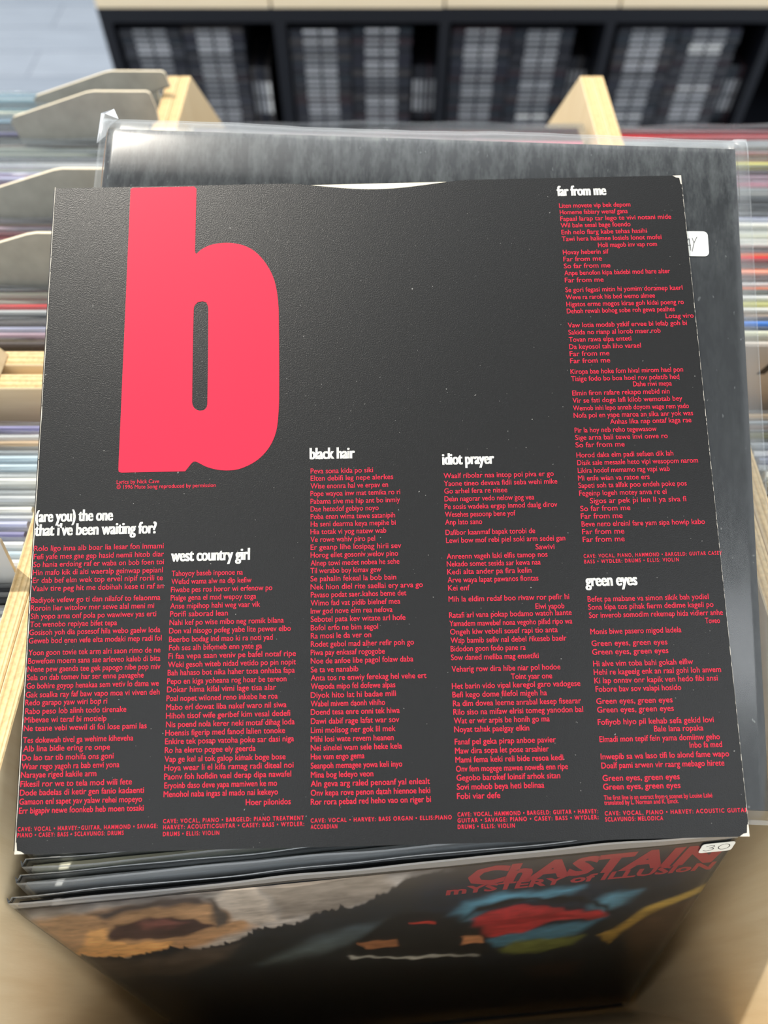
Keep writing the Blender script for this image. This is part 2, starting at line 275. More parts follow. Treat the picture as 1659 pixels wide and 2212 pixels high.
B_OUT=[(37.04, 305.0), (38.06, 305.75), (68.0, 305.67), (69.22, 304.42), (69.25, 270.99), (69.83, 269.71), (71.84, 271.67), (75.91, 273.96), (80.69, 275.05), (86.87, 275.05), (92.38, 273.73), (97.2, 271.09), (101.34, 266.9), (104.78, 261.65), (107.19, 256.07), (108.7, 249.46), (109.46, 242.18), (109.68, 233.53), (109.88, 198.29), (109.57, 188.66), (108.73, 181.17), (106.98, 175.78), (104.19, 171.13), (100.31, 167.19), (96.11, 164.61), (90.94, 162.73), (85.76, 162.38), (81.21, 162.95), (76.64, 164.39), (73.36, 166.14), (71.72, 166.91), (70.75, 166.8), (69.8, 165.89), (67.15, 162.41), (38.13, 162.48), (37.02, 162.77), (36.71, 163.98)]
B_IN=[(69.29, 241.3), (69.85, 243.45), (71.17, 244.87), (73.46, 245.33), (75.3, 244.63), (76.08, 242.59), (76.28, 239.33), (76.66, 194.23), (76.11, 192.18), (74.94, 191.17), (73.17, 191.01), (71.18, 191.95), (69.95, 193.69), (69.58, 195.77)]
ART=[
((150, 142, 134), 12, [(-4.6, 305.1), (80.7, 312.7), (170.0, 311.7), (190.2, 308.9), (184.7, 269.2), (129.4, 254.2), (64.2, 223.1), (12.4, 214.5)]),
((152, 116, 82), 6, [(1.4, 299.7), (39.0, 304.5), (80.6, 304.6), (99.0, 278.7), (94.6, 258.1), (74.4, 245.1), (48.2, 227.1), (27.2, 229.4), (14.3, 234.1), (-2.8, 245.6)]),
((165, 152, 138), 3, [(85.4, 303.1), (97.7, 316.2), (107.6, 315.1), (109.3, 266.0), (98.9, 262.0), (88.5, 271.3)]),
((74, 66, 60), 3, [(84.9, 307.7), (87.4, 307.0), (86.8, 270.4), (79.2, 264.7), (79.7, 274.2)]),
((70, 60, 56), 5, [(31.2, 300.3), (61.6, 310.4), (84.0, 309.9), (82.9, 297.4), (58.9, 301.6), (34.7, 292.3)]),
((118, 108, 98), 5, [(109.2, 312.8), (164.5, 319.0), (166.0, 285.0), (131.4, 268.3), (111.2, 267.6)]),
((66, 46, 42), 3, [(25.2, 268.4), (35.3, 281.5), (52.2, 286.7), (72.0, 280.3), (79.7, 266.8), (61.0, 256.1), (44.3, 253.9), (28.3, 261.0)]),
((110, 66, 58), 6, [(46.2, 281.5), (57.5, 282.8), (65.2, 275.3), (58.4, 270.9), (46.3, 274.9)]),
((200, 150, 92), 3, [(22.1, 278.5), (27.9, 278.0), (25.2, 262.1), (32.5, 253.1), (51.8, 248.0), (48.1, 239.3), (24.5, 228.6), (8.5, 238.0), (-0.8, 244.8), (10.2, 255.2)]),
((24, 32, 40), 2, [(-1.9, 241.8), (23.9, 227.0), (48.8, 237.4), (60.8, 228.8), (84.4, 237.5), (97.1, 253.4), (115.7, 254.9), (131.8, 271.8), (145.0, 271.1), (161.8, 286.3), (173.6, 304.7), (190.2, 308.9), (188.1, 231.0), (180.5, -62.1), (-36.2, -142.7), (-39.7, -140.5)]),
((70, 62, 56), 8, [(-1.6, 236.4), (27.5, 222.9), (59.2, 231.9), (83.5, 233.6), (67.9, 208.0), (42.4, 188.2), (8.7, 196.2)]),
((20, 32, 46), 8, [(178.0, 309.4), (198.4, 312.3), (297.8, 318.0), (321.2, 303.8), (320.2, 187.3), (324.7, -2.0), (160.8, -16.1)]),
((70, 84, 92), 10, [(84.7, 192.2), (126.7, 235.4), (158.6, 248.5), (167.1, 237.9), (138.5, 214.4), (106.3, 198.6)]),
((74, 122, 140), 8, [(194.3, 248.2), (200.2, 264.4), (217.8, 272.7), (237.7, 270.0), (255.1, 271.5), (247.3, 260.4), (224.9, 260.3), (211.5, 257.4), (200.1, 235.0)]),
((76, 120, 138), 7, [(261.0, 238.3), (270.2, 256.9), (283.8, 256.2), (279.4, 239.9), (269.2, 228.2)]),
((56, 100, 126), 6, [(210.0, 198.4), (222.3, 207.2), (246.7, 211.6), (270.7, 216.0), (258.6, 190.6), (231.2, 177.3), (212.8, 183.8)]),
((10, 12, 16), 4, [(194.1, 229.0), (204.7, 248.6), (231.7, 258.2), (257.7, 246.6), (274.7, 222.6), (270.2, 239.1), (252.1, 256.8), (226.9, 264.5), (204.7, 257.4)]),
((142, 34, 38), 3, [(201.2, 236.1), (211.6, 247.9), (223.0, 252.4), (241.6, 246.6), (254.2, 236.0), (270.7, 226.2), (271.1, 216.6), (255.6, 221.7), (241.3, 218.3), (229.9, 203.8), (222.4, 202.9), (209.9, 203.7)]),
((120, 20, 26), 2, [(207.2, 228.7), (223.7, 233.5), (245.1, 232.0), (264.8, 225.0), (245.7, 224.9), (224.2, 222.3)]),
((9, 13, 20), 5, [(158.9, 252.1), (170.9, 260.8), (182.1, 258.7), (195.4, 240.3), (209.8, 215.6), (213.0, 169.4), (186.4, 164.3), (152.6, 176.8), (130.6, 189.7), (138.5, 214.4)]),
((150, 105, 75), 2, [(195.7, 207.7), (207.4, 209.7), (209.6, 193.2), (197.3, 192.0)]),
((140, 95, 65), 2, [(142.5, 217.3), (160.6, 213.7), (162.3, 202.5), (144.8, 203.3)]),
((160, 165, 168), 1.5, [(133.5, 192.5), (153.2, 183.4), (207.7, 171.4), (207.8, 167.4), (170.8, 174.0), (135.4, 187.0)]),
((150, 40, 30), 1.5, [(169.6, 240.2), (176.7, 241.0), (184.9, 239.9), (184.7, 236.1), (175.3, 236.0)]),
((92, 102, 50), 5, [(216.9, 172.9), (225.5, 188.5), (243.4, 188.7), (262.7, 187.4), (260.4, 171.8), (245.3, 162.7), (223.8, 163.6)]),
((142, 120, 58), 3, [(271.8, 186.1), (280.7, 196.2), (291.7, 228.7), (308.5, 245.4), (316.3, 256.7), (317.5, 246.1), (303.0, 225.2), (291.9, 205.0), (282.5, 173.4), (279.9, 163.0)]),
((66, 52, 42), 6, [(286.7, 189.9), (298.7, 222.7), (320.8, 241.6), (319.4, 178.9), (316.4, 88.0), (303.7, 92.9)]),
((64, 46, 42), 8, [(234.9, 130.4), (250.0, 135.5), (267.1, 131.3), (267.9, 95.0), (240.7, 103.2)]),
((7, 11, 22), 16, [(60.3, 176.1), (119.7, 186.0), (197.0, 150.1), (225.7, 111.4), (312.1, 77.7), (328.7, -27.1), (157.0, -89.7), (-22.9, -77.3)]),
]
# ------------------------------------------------------------------ setting
tag(MB().box((-3, -1.5, -0.05), (3, 5.6, 0)).obj('floor', M_FLOOR), None, None, None, 'structure')
tag(MB().box((-3, 5.6, 0), (3, 5.7, 2.6)).obj('wall_back', Mat('white_wall', (0.75, 0.75, 0.73), 0.8, 0.2).m), None, None, None, 'structure')

# ------------------------------------------------------------------ black shelf full of compact discs
YF = 1.67
shelf = tag(empty('cd_shelf', (0.11, YF, 0)), 'black open shelf unit packed with compact discs behind the record crates', 'shelf')
X0, X1 = -0.572, 1.15
CELLS = [(-0.549, -0.224), (-0.199, 0.113), (0.133, 0.449), (0.469, 0.781), (0.801, 1.128)]
def sp(name, lo, hi):
    b = MB().box([lo[0] - 0.11, lo[1] - YF, lo[2]], [hi[0] - 0.11, hi[1] - YF, hi[2]], 0, 0.0008)
    return b.obj(name, M_SHELF, shelf)
sp('top_panel', (X0, YF, 0.693), (X1, YF + 0.34, 0.72))
sp('side_panel', (X0, YF, 0), (CELLS[0][0], YF + 0.34, 0.693)); sp('side_panel', (CELLS[-1][1], YF, 0), (X1, YF + 0.34, 0.693))
for a, b in zip(CELLS, CELLS[1:]): sp('upright_divider', (a[1], YF, 0.06), (b[0], YF + 0.33, 0.693))
sp('back_panel', (CELLS[0][0], YF + 0.33, 0.06), (CELLS[-1][1], YF + 0.338, 0.693))
sp('plinth', (CELLS[0][0], YF + 0.02, 0), (CELLS[-1][1], YF + 0.33, 0.06))
for a in CELLS: sp('shelf_board', (a[0], YF, 0.452), (a[1], YF + 0.33, 0.470))
# pale wooden crates along the shelf top
for i, (a, b) in enumerate([(-0.571, -0.227), (-0.223, 0.118), (0.122, 0.466), (0.470, 0.802)]):
    cx = (a + b) / 2; w = (b - a) / 2; h = (0.14, 0.15, 0.15, 0.145)[i]
    r = tag(empty('wooden_crate', (cx, YF, 0.7202 + (0, 0, 0.001, 0.001)[i])), 'pale wooden crate on the black shelf top, %s' % (
        'at its left end over the floor', 'second from the left end', 'third from the left end', 'at its right end')[i], 'crate', 'crates on the black shelf')
    MB().box((-w, 0.0, 0), (w, 0.012, h), 0, 0.001).obj('front_panel', M_CRATE_FAR, r)
    MB().box((-w, 0.288, 0), (w, 0.30, h), 0, 0.001).obj('back_panel', M_CRATE_FAR, r)
    for s in (-1, 1): MB().box((min(s * w, s * (w - 0.012)), 0.012, 0), (max(s * w, s * (w - 0.012)), 0.288, h), 0, 0.001).obj('side_panel', M_CRATE_FAR, r)
    MB().box((-w + 0.012, 0.012, 0), (w - 0.012, 0.288, 0.008)).obj('bottom_panel', M_CRATE_FAR, r)

def cd_mesh():
    m = MB(); m.box((-0.0625, 0, 0.0002), (0.0625, 0.142, 0.0100), 0, 0.0008)
    for a, b in ((-0.034, -0.003), (0.002, 0.033)):
        m.box((a, -0.0005, 0.0022), (b, 0.0006, 0.0080), 1, 0.0002)
    m.box((-0.0605, -0.0003, 0.0008), (-0.054, 0.0006, 0.0094), 0, 0.0001)
    return m
rnd = random.Random(5)
CDC = [(0.012, 0.013, 0.018), (0.02, 0.02, 0.026), (0.03, 0.03, 0.036), (0.018, 0.024, 0.032), (0.05, 0.045, 0.045), (0.02, 0.02, 0.03), (0.03, 0.016, 0.02), (0.008, 0.008, 0.012), (0.03, 0.033, 0.045)]
cd0 = None
def put_cd(x, y, z, rot, label, group):
    global cd0
    if cd0 is None: cd0 = o = cd_mesh().obj('compact_disc', [M_CD, M_SPINE])
    else: o = cd0.copy(); COL.objects.link(o)
    o.location = (x, y, z); o.rotation_euler = rot
    o.color = rnd.choice(CDC) + (1,)
    return tag(o, label, 'compact disc', group)
CELLN = ['leftmost', 'second', 'third', 'fourth']
for c, (a, b) in enumerate(CELLS[:4]):
    shift = (0.004, 0.002, 0.004, 0.010)[c]
    for s in range(2):
        x = a + shift + 0.0645 + s * 0.1275
        for k in range(20 if (c, s) != (0, 1) else 20):
            put_cd(x + rnd.uniform(-0.0012, 0.0012), YF + 0.012 + rnd.uniform(-0.003, 0.003), 0.4702 + k * 0.0104, (0, 0, rnd.uniform(-0.006, 0.006)),
                   'compact disc, %s from the top of the %s stack in the %s shelf cell' % (nth(20 - k), ('left', 'right')[s], CELLN[c]),
                   'compact discs stacked in the %s shelf cell' % CELLN[c])
    xs = a + shift + 0.2575; n = (4, 5, 5, 4)[c]
    for k in range(n):
        put_cd(xs + 0.0006 + k * 0.0104, YF + (0.02, 0.03, 0.07, 0.03)[c] + rnd.uniform(-0.002, 0.002), 0.4702 + 0.0626, (0, math.pi / 2, 0),
               'upright compact disc, %s from the stacks in the %s shelf cell' % (nth(k + 1), CELLN[c]),
               'upright compact discs in the %s shelf cell' % CELLN[c])
    if c in (0, 1, 3):       # a second row lies on the upright ones
        xw = xs + n * 0.0104

# ------------------------------------------------------------------ stand and record crates
ZT = 0.722
tb = tag(empty('display_stand', (0, 0.35, 0)), 'dark display stand under the record crates', 'stand')
MB().box((-0.56, -0.42, ZT - 0.03), (0.56, 0.46, ZT), 0, 0.002).obj('top', M_TABLE, tb)
for sx in (-1, 1):
    for sy in (-0.38, 0.42): MB().box((sx * 0.53 - 0.02, sy - 0.02, 0), (sx * 0.53 + 0.02, sy + 0.02, ZT - 0.03), 0, 0.002).obj('leg', M_TABLE, tb)
ZR = 1.09
def side_profile(rear):
    if rear: return [(0.338, ZT), (0.78, ZT), (0.78, 0.972), (0.664, ZR), (0.326, ZR), (0.326, ZT)]
    return [(-0.034, ZT), (0.319, ZT), (0.319, ZR), (-0.03, ZR)]
def panel_side(root, x0, x1, rear):
    c = ((x0 + x1) / 2, 0.2, 0.9)
    prof = [(0.326, ZT), (0.78, ZT), (0.78, 0.972), (0.664, ZR), (0.326, ZR)] if rear else [(-0.034, ZT), (0.319, ZT), (0.319, ZR), (-0.034, ZR)]
    m = MB().prism([(y - c[1], z - c[2]) for y, z in prof], 0, x0 - c[0], x1 - c[0], 0, 1)
    o = m.obj('side_panel', [M_PLY_X, M_WOOD_V], root); o.location = Vector(c) - root.location
    bv = o.modifiers.new('b', 'BEVEL'); bv.width = 0.0006; bv.segments = 1
    return o
def panel_y(root, name, x0, x1, y0, y1, z0, z1, grain=None):
    c = Vector(((x0 + x1) / 2, (y0 + y1) / 2, (z0 + z1) / 2)); h = ((x1 - x0) / 2, (y1 - y0) / 2, (z1 - z0) / 2)
    m = MB().prism([(-h[1], -h[2]), (h[1], -h[2]), (h[1], h[2]), (-h[1], h[2])], 0, -h[0], h[0], [0, 1, 0, 1][0], 0)
    # faces across y are board faces, the rest show the plies
    m.mi = [1 if i in (1, 3) else 0 for i in range(4)] + [0, 0]
    o = m.obj(name, [M_PLY_Y, M_WOOD_H], root); o.location = c - root.location
    bv = o.modifiers.new('b', 'BEVEL'); bv.width = 0.0006; bv.segments = 1
    return o
def panel_z(root, x0, x1, y0, y1, z0, z1):
    c = Vector(((x0 + x1) / 2, (y0 + y1) / 2, (z0 + z1) / 2))
    o = MB().box(Vector((x0, y0, z0)) - c, Vector((x1, y1, z1)) - c).obj('bottom_panel', M_WOOD_H, root); o.location = c - root.location
def crate(label, xl, xr, rear, zfront, zback, zfloor, t=0.0095):
    """plywood crate between the outer faces xl and xr"""
    r = tag(empty('record_crate', ((xl + xr) / 2, 0.55 if rear else 0.14, ZT)), label, 'crate', 'plywood record crates')
    panel_side(r, xl, xl + t, rear); panel_side(r, xr - t, xr, rear)
    a, b = xl + t + 0.0002, xr - t - 0.0002
    if rear:
        panel_y(r, 'front_panel', a, b, 0.326, 0.338, ZT, zfront); panel_y(r, 'back_panel', a, b, 0.766, 0.778, ZT, zback)
        panel_z(r, a, b, 0.3385, 0.7655, zfloor - 0.012, zfloor)
    else:
        panel_y(r, 'back_panel', a, b, 0.307, 0.319, ZT, zback)
        # the front board leans outwards
        c = Vector(((a + b) / 2, -0.02, 0.87)); m = MB()
        yl, yr = (-0.030, 0.0000) if abs(xl + 0.1732) < 0.01 else (-0.021, -0.021)
        vs = []
        for x, yy in ((a, yl), (b, yr)):
            for z, o_ in ((ZT, 0.008), (1.0, -0.010)):
                for d in (0, -0.011): vs.append(Vector((x, yy + o_ + d, z)) - c)
        m.add(vs, [(0, 2, 6, 4), (1, 5, 7, 3), (2, 3, 7, 6), (0, 4, 5, 1), (0, 1, 3, 2), (4, 6, 7, 5)], [1, 1, 0, 0, 0, 0])
        o = m.obj('front_panel', [M_PLY_Y, M_WOOD_H], r); o.location = c - r.location
        panel_z(r, a, b, max(yl, yr) + 0.0125, 0.3065, zfloor - 0.012, zfloor)
    return r
crate('plywood crate in the rear row, middle, behind the propped black jacket', -0.1730, 0.1755, True, 1.06, 0.96, 0.761)
crate('plywood crate in the rear row at the left, with grey divider cards', -0.524, -0.1735, True, 1.09, 0.96, 0.761)
crate('plywood crate in the rear row at the right edge of the picture', 0.176, 0.5245, True, 1.03, 0.96, 0.761)
crate('plywood crate in the front row, middle, under the red-lettered sleeve', -0.1732, 0.1935, False, 0, 1.06, 0.736)
crate('plywood crate in the front row at the left edge of the picture', -0.5225, -0.1737, False, 0, 1.09, 0.761)
crate('plywood crate in the front row at the right edge of the picture', 0.1940, 0.544, False, 0, 1.03, 0.761)

# ------------------------------------------------------------------ records standing in the crates
def jacket_mesh():
    m = MB(); n = 24; w = 0.1575; t = 0.0020
    prof = [(-t, 0), (t, 0), (t, 0.3135), (t * 0.45, 0.315), (-t * 0.45, 0.315), (-t, 0.3135)]
    m.prism(prof, 0, -w, w); return m
def poly_mesh(seed, top=0.3205, w=0.1612, tl=0.00225):
    """open plastic sleeve round a jacket, its lips a little wavy"""
    r = random.Random(seed); n = 26; m = MB(); ph = [r.uniform(0, 6.28) for _ in range(6)]
    zs = [0.0, 0.16, 0.30, 0.312, 0.3172, top]
    for s in (-1, 1):
        g = []
        for j, z in enumerate(zs):
            row = []
            for i in range(n + 1):
                x = -w + 2 * w * i / n; e = max(0.0, (z - 0.305) / 0.03)
                edge = min(1, min(i, n - i) / 3)
                y = s * tl * (0.35 + 0.65 * edge) + e * 0.0004 * (math.sin(19 * x + ph[0] + s * ph[1]) + 0.6 * math.sin(47 * x + ph[2] * s)) - s * e * 0.0008
                zz = z + (0.0016 * math.sin(13 * x + ph[3]) + 0.0007 * math.sin(71 * x + ph[4 if s > 0 else 5]) if j == 5 else 0) - (0.0022 if s > 0 and j == 5 else 0)
                row.append((x, y, zz))
            g.append(row)
        vs = [p for row in g for p in row]; k = n + 1
        m.add(vs, [(j * k + i, j * k + i + 1, (j + 1) * k + i + 1, (j + 1) * k + i) for j in range(5) for i in range(n)],
              [1 if j == 4 else 0 for j in range(5) for i in range(n)])
    return m
protos = []
def record(loc, rot, color, label, group, category='record', plastic=True, art=False):
    if not protos:
        o = jacket_mesh().obj('record_jacket', M_RECORD); protos.append(o)
        for k in range(6):
            p = poly_mesh(k).obj('plastic_sleeve', [M_POLY_THIN, M_POLY_LIP], None, True, False); COL.objects.unlink(p); protos.append(p)
    else:
        o = protos[0].copy(); COL.objects.link(o)
    o.location = loc; o.rotation_euler = rot; o.color = tuple(color[:3]) + (1,)
    tag(o, label, category, group)
    if plastic:
        p = protos[1 + rnd.randrange(6)].copy(); COL.objects.link(p); p.parent = o
    return o
CN = {}
def c_(name, r, g, b):
    c = srgb(r, g, b); k = 1.3 if max(c[:3]) > 0.15 else 1.0
    CN[name] = tuple(min(0.92, x * k) for x in c[:3]) + (1,)
for q in (('cream', 226, 219, 196), ('white', 232, 232, 230), ('black', 22, 23, 26), ('charcoal', 58, 60, 62), ('grey', 140, 142, 142), ('silver', 180, 184, 186),
          ('teal', 112, 146, 158), ('sky blue', 168, 200, 222), ('navy', 48, 54, 84), ('violet', 120, 118, 158), ('lavender', 172, 176, 202), ('red', 206, 44, 50),
          ('pink', 214, 120, 140), ('dark red', 120, 24, 36), ('tan', 190, 164, 132), ('sage', 172, 178, 164), ('brown', 92, 76, 68), ('mauve', 168, 146, 160),
          ('yellow', 224, 214, 120), ('orange', 226, 110, 60), ('blue', 66, 118, 196), ('olive', 120, 118, 92), ('grey-brown', 132, 120, 112), ('dark green', 40, 54, 50),
          ('ivory', 236, 230, 212), ('salmon', 226, 150, 130), ('pale blue', 176, 194, 204), ('maroon', 70, 62, 64)): c_(*q)
def zrow(py, z=1.08):
    """depth along the floor of a row whose top is seen at this height of the view"""
    v = (py - 1106) / 1640; t = (1.42 - z) / (0.83195 + 0.55484 * v); return t * (0.55484 - 0.83195 * v)
def fill(xc, top_y_front, top_y_back, pitch, lean, zbase, seq, where, group, order='back', dz=0.0, yaw=0.0):
    """a pack of records, colours taken from the nearest entry of seq = [(view height, colour)]"""
    n = int((top_y_back - top_y_front) / pitch); h = 0.315
    tab = [(zrow(p), c) for p, c in seq]; ys = [top_y_back - i * pitch for i in range(n + 1)]
    for i, y in enumerate(ys):
        c = min(tab, key=lambda q: abs(q[0] - y))[1]
        ln = lean + rnd.uniform(-0.0003, 0.0003); d = dz + rnd.uniform(-0.0, 0.004) * (1 if rnd.random() < 0.7 else -0.3) + 0.0005
        k = i + 1 if order == 'back' else len(ys) - i
        record((xc + rnd.uniform(-0.002, 0.002), y - h * math.sin(lean), zbase + max(d, 0.0003)), (-ln, 0, yaw + rnd.uniform(-0.0004, 0.0004)), CN[c],
               '%s record, %s from the %s, %s' % (c, nth(k), order, where), group)
LR = [(197, 'sky blue'), (206, 'white'), (216, 'teal'), (228, 'teal'), (240, 'cream'), (250, 'sky blue'), (262, 'black'), (274, 'charcoal'), (283, 'violet'), (294, 'black'),
      (305, 'white'), (312, 'grey-brown'), (322, 'sage'), (330, 'sage'), (339, 'dark green'), (350, 'white'), (360, 'sage'), (368, 'lavender'), (378, 'pink'), (389, 'lavender'),
      (400, 'violet'), (420, 'red'), (440, 'grey'), (478, 'navy'), (486, 'tan'), (496, 'mauve'), (505, 'dark red'), (540, 'grey'), (612, 'grey'), (620, 'charcoal'), (628, 'black'),
      (637, 'cream'), (648, 'sage'), (658, 'red'), (668, 'silver'), (678, 'charcoal'), (685, 'lavender'), (694, 'black'), (703, 'lavender'), (711, 'charcoal'), (718, 'mauve')]
DIV = [(0.637, 'rearmost'), (0.583, 'second'), (0.482, 'third'), (0.412, 'nearest')]
edges = [0.661] + [d[0] for d in DIV] + [0.3575]
kk = 0
for i in range(5):
    names = ['behind the rearmost grey divider, rear left crate', 'behind the second grey divider, rear left crate', 'behind the third grey divider, rear left crate', 'behind the nearest grey divider, rear left crate', 'ahead of all grey dividers, rear left crate']
    fill(-0.3488, edges[i + 1] + 0.007, edges[i] - 0.004 - (0.0015 if i else 0), 0.0051, 0.055, 0.762, LR, '%s' % names[i], 'records in the rear left crate')
# dark record seen face on at the front of that crate
record((-0.3488, 0.3585 - 0.0173, 0.7622), (-0.055, 0, 0), CN['maroon'], 'dark brown record facing out at the front of the rear left crate', 'records in the rear left crate')
RR = [(285, 'dark red'), (293, 'red'), (300, 'silver'), (310, 'charcoal'), (321, 'silver'), (331, 'dark red'), (343, 'white'), (352, 'yellow'), (360, 'yellow'), (371, 'charcoal'), (384, 'mauve'), (396, 'pink'),
      (408, 'grey'), (420, 'grey'), (432, 'black'), (442, 'charcoal'), (452, 'black'), (466, 'lavender'), (478, 'white'), (490, 'ivory'), (503, 'cream'), (520, 'ivory'), (533, 'charcoal'),
      (545, 'orange'), (553, 'red'), (562, 'black'), (573, 'orange'), (583, 'salmon'), (592, 'charcoal'), (602, 'grey'), (611, 'white'), (619, 'orange'), (627, 'charcoal'), (640, 'white'),
      (650, 'yellow'), (660, 'ivory'), (670, 'tan'), (682, 'black'), (692, 'blue'), (700, 'blue'), (712, 'cream'), (722, 'ivory'), (730, 'orange'), (738, 'ivory')]
fill(0.350, 0.3645, 0.598, 0.0051, 0.05, 0.762, RR, 'in the rear right crate', 'records in the rear right crate')
# grey record facing out there, with part of a big black capital on it
gr = record((0.350, 0.3585 - 0.0157, 0.7625), (-0.05, 0, 0), srgb(220, 211, 200), 'light grey record with a large black letter, facing out of the rear right crate', 'records in the rear right crate')
LF = [(897, 'silver'), (906, 'violet'), (920, 'violet'), (931, 'white'), (945, 'silver'), (957, 'tan'), (967, 'grey'), (976, 'black'), (990, 'pale blue'), (1001, 'pale blue'), (1012, 'dark green'), (1022, 'silver'), (1035, 'ivory'),
      (1050, 'silver'), (1062, 'white'), (1076, 'silver'), (1092, 'ivory'), (1110, 'silver'), (1126, 'lavender'), (1142, 'violet'), (1156, 'silver'), (1172, 'white'), (1186, 'pale blue'), (1210, 'white'), (1250, 'silver'), (1280, 'charcoal'), (1310, 'silver')]
fill(-0.3475, 0.194, 0.287, 0.0056, 0.05, 0.762, LF, 'behind the pale card, front left crate', 'records in the front left crate')
fill(-0.3475, 0.150, 0.1815, 0.0056, 0.05, 0.762, LF, 'ahead of the pale card, front left crate', 'records in the front left crate')
pc = tag(empty('divider_card', (-0.23, 0.187 - 0.33 * math.sin(0.05), 0.7625)), 'pale grey divider card in the front left crate, its slanted side above the records', 'divider card', 'grey divider cards')
pc.rotation_euler = (-0.05, 0, 0)
MB().prism([(-0.06, 0), (0.0445, 0), (0.0445, 0.320), (0.0487, 0.3515), (0.0475, 0.3545), (0.044, 0.356), (-0.06, 0.360)], 1, -0.0011, 0.0011, 1, 0).obj('board', [Mat('pale_board', (0.62, 0.62, 0.60), 0.8, 0.15).m, M_CARD_EDGE], pc)
RF = [(857, 'brown'), (866, 'charcoal'), (874, 'silver'), (884, 'tan'), (895, 'black'), (905, 'silver'), (915, 'charcoal'), (926, 'grey-brown'), (935, 'olive'), (946, 'lavender'), (958, 'silver'), (970, 'white'), (984, 'lavender'),  # some silver rows paint glints on the plastic as card colour
      (1000, 'silver'), (1014, 'salmon'), (1026, 'ivory'), (1040, 'ivory'), (1056, 'white'), (1070, 'dark green'), (1084, 'charcoal'), (1110, 'silver')]
fill(0.369, 0.195, 0.298, 0.0056, 0.04, 0.762, RF, 'in the front right crate', 'records in the front right crate')
# the last few of the middle rear crate, showing over the black jacket
for i, (y, c) in enumerate([(0.606, 'black'), (0.600, 'charcoal'), (0.594, 'black'), (0.588, 'maroon'), (0.582, 'pink')]):
    record((0.0015, y - 0.017, 0.7622 + 0.0006 * i), (-0.055, 0, 0), CN[c], '%s record, %s from the back of the middle rear crate' % (c, nth(i + 1)), 'records in the middle rear crate')

# ------------------------------------------------------------------ grey divider cards
def divider(y, name, lean, x=0.0, dz=0.0):
    r = tag(empty('divider_card', (-0.232 + x, y - 0.33 * math.sin(lean), 0.7625)), 'grey divider card with sloped corner, %s of four in the rear left crate' % name, 'divider card', 'grey divider cards')
    r.rotation_euler = (-lean, 0, 0)
    P = [(-0.05, 0), (0.0455, 0), (0.0455, 0.3300), (0.0565, 0.3345), (0.0565, 0.345 + dz), (0.0545, 0.3555 + dz), (0.052, 0.357 + dz), (0.012, 0.3572 + dz), (0.006, 0.3562 + dz), (-0.056, 0.338 + dz), (-0.0595, 0.3345 + dz), (-0.052, 0.30)]
    t = 0.0011
    m = MB().prism(P, 1, -t, t, 1, 0)
    o = m.obj('board', [M_CARD, M_CARD_EDGE], r); return r
for y, nm in DIV:
    k = 'D'; divider(y, nm, 0.055, dz=-0.0005 if y < 0.6 else -0.012)
# pale wooden offcut wedged between the left crates
ob = tag(MB().prism([(-0.03, 0), (0.020, 0), (0.004, 0.030), (-0.03, 0.030)], 1, -0.011, 0.011).obj('wood_block', M_WOOD_H), 'small pale wood block with a chamfered end on the left crate walls', 'wood block')
ob.location = (-0.2475, 0.3235, 1.0905)
# ------------------------------------------------------------------ records under the sleeve, the painted cover first
OC = Vector((-0.13689, -0.01591, 0.73916)); MC = Matrix(((0.9943, -0.08331, 0.06647), (0.0802, 0.17412, -0.98145), (0.07019, 0.98119, 0.17981)))
def text_verts(body, size, bold, spacing=1.0, fine=2):
    cu = bpy.data.curves.new('t', 'FONT'); cu.body = body; cu.size = size; cu.offset = bold; cu.space_character = spacing
    cu.resolution_u = fine; cu.fill_mode = 'BOTH'
    o = bpy.data.objects.new('t', cu); COL.objects.link(o)
    dg = bpy.context.evaluated_depsgraph_get(); me = bpy.data.meshes.new_from_object(o.evaluated_get(dg), depsgraph=dg)
    vs = np.array([v.co[:] for v in me.vertices]); fs = [tuple(p.vertices) for p in me.polygons]
    bpy.data.objects.remove(o); bpy.data.curves.remove(cu); bpy.data.meshes.remove(me)
    return vs, fs
def put_text(mb, body, x, y, width, cap, bold, spacing=1.0, z=0.0, shear=0.0, slope=0.0, fine=2, fat=0.0):
    """one line of lettering: left end x, baseline y, fitted to width, capitals cap high"""
    vs, fs = text_verts(body, 1.0, bold, spacing, fine)
    k = cap / 0.66; x0, x1 = vs[:, 0].min(), vs[:, 0].max(); kx = width / (x1 - x0)
    for sft in ((-fat, 0, fat) if fat else (0,)): mb.add([((v[0] - x0) * kx + x + sft + shear * v[1] * k, v[1] * k + y + slope * (v[0] - x0) * kx, z) for v in vs], fs)
def poly_on(mb, pts, z0, z1, holes=()):
    """a flat printed shape with holes"""
    bm = bmesh.new(); ed = []
    for ring in (pts,) + tuple(holes):
        vs = [bm.verts.new((p[0], p[1], z1)) for p in ring]; ed += [bm.edges.new((vs[i], vs[(i + 1) % len(vs)])) for i in range(len(vs))]
    bmesh.ops.triangle_fill(bm, edges=ed, use_beauty=True); bm.verts.index_update()
    mb.add([v.co[:] for v in bm.verts], [[v.index for v in f.verts] for f in bm.faces]); bm.free()
def rrect(x0, y0, x1, y1, r, n=5):
    out = []
    for cx, cy, a in ((x1 - r, y1 - r, 0), (x0 + r, y1 - r, 90), (x0 + r, y0 + r, 180), (x1 - r, y0 + r, 270)):
        out += [(cx + r * math.cos(math.radians(a + 90 * i / n)), cy + r * math.sin(math.radians(a + 90 * i / n))) for i in range(n + 1)]
    return out
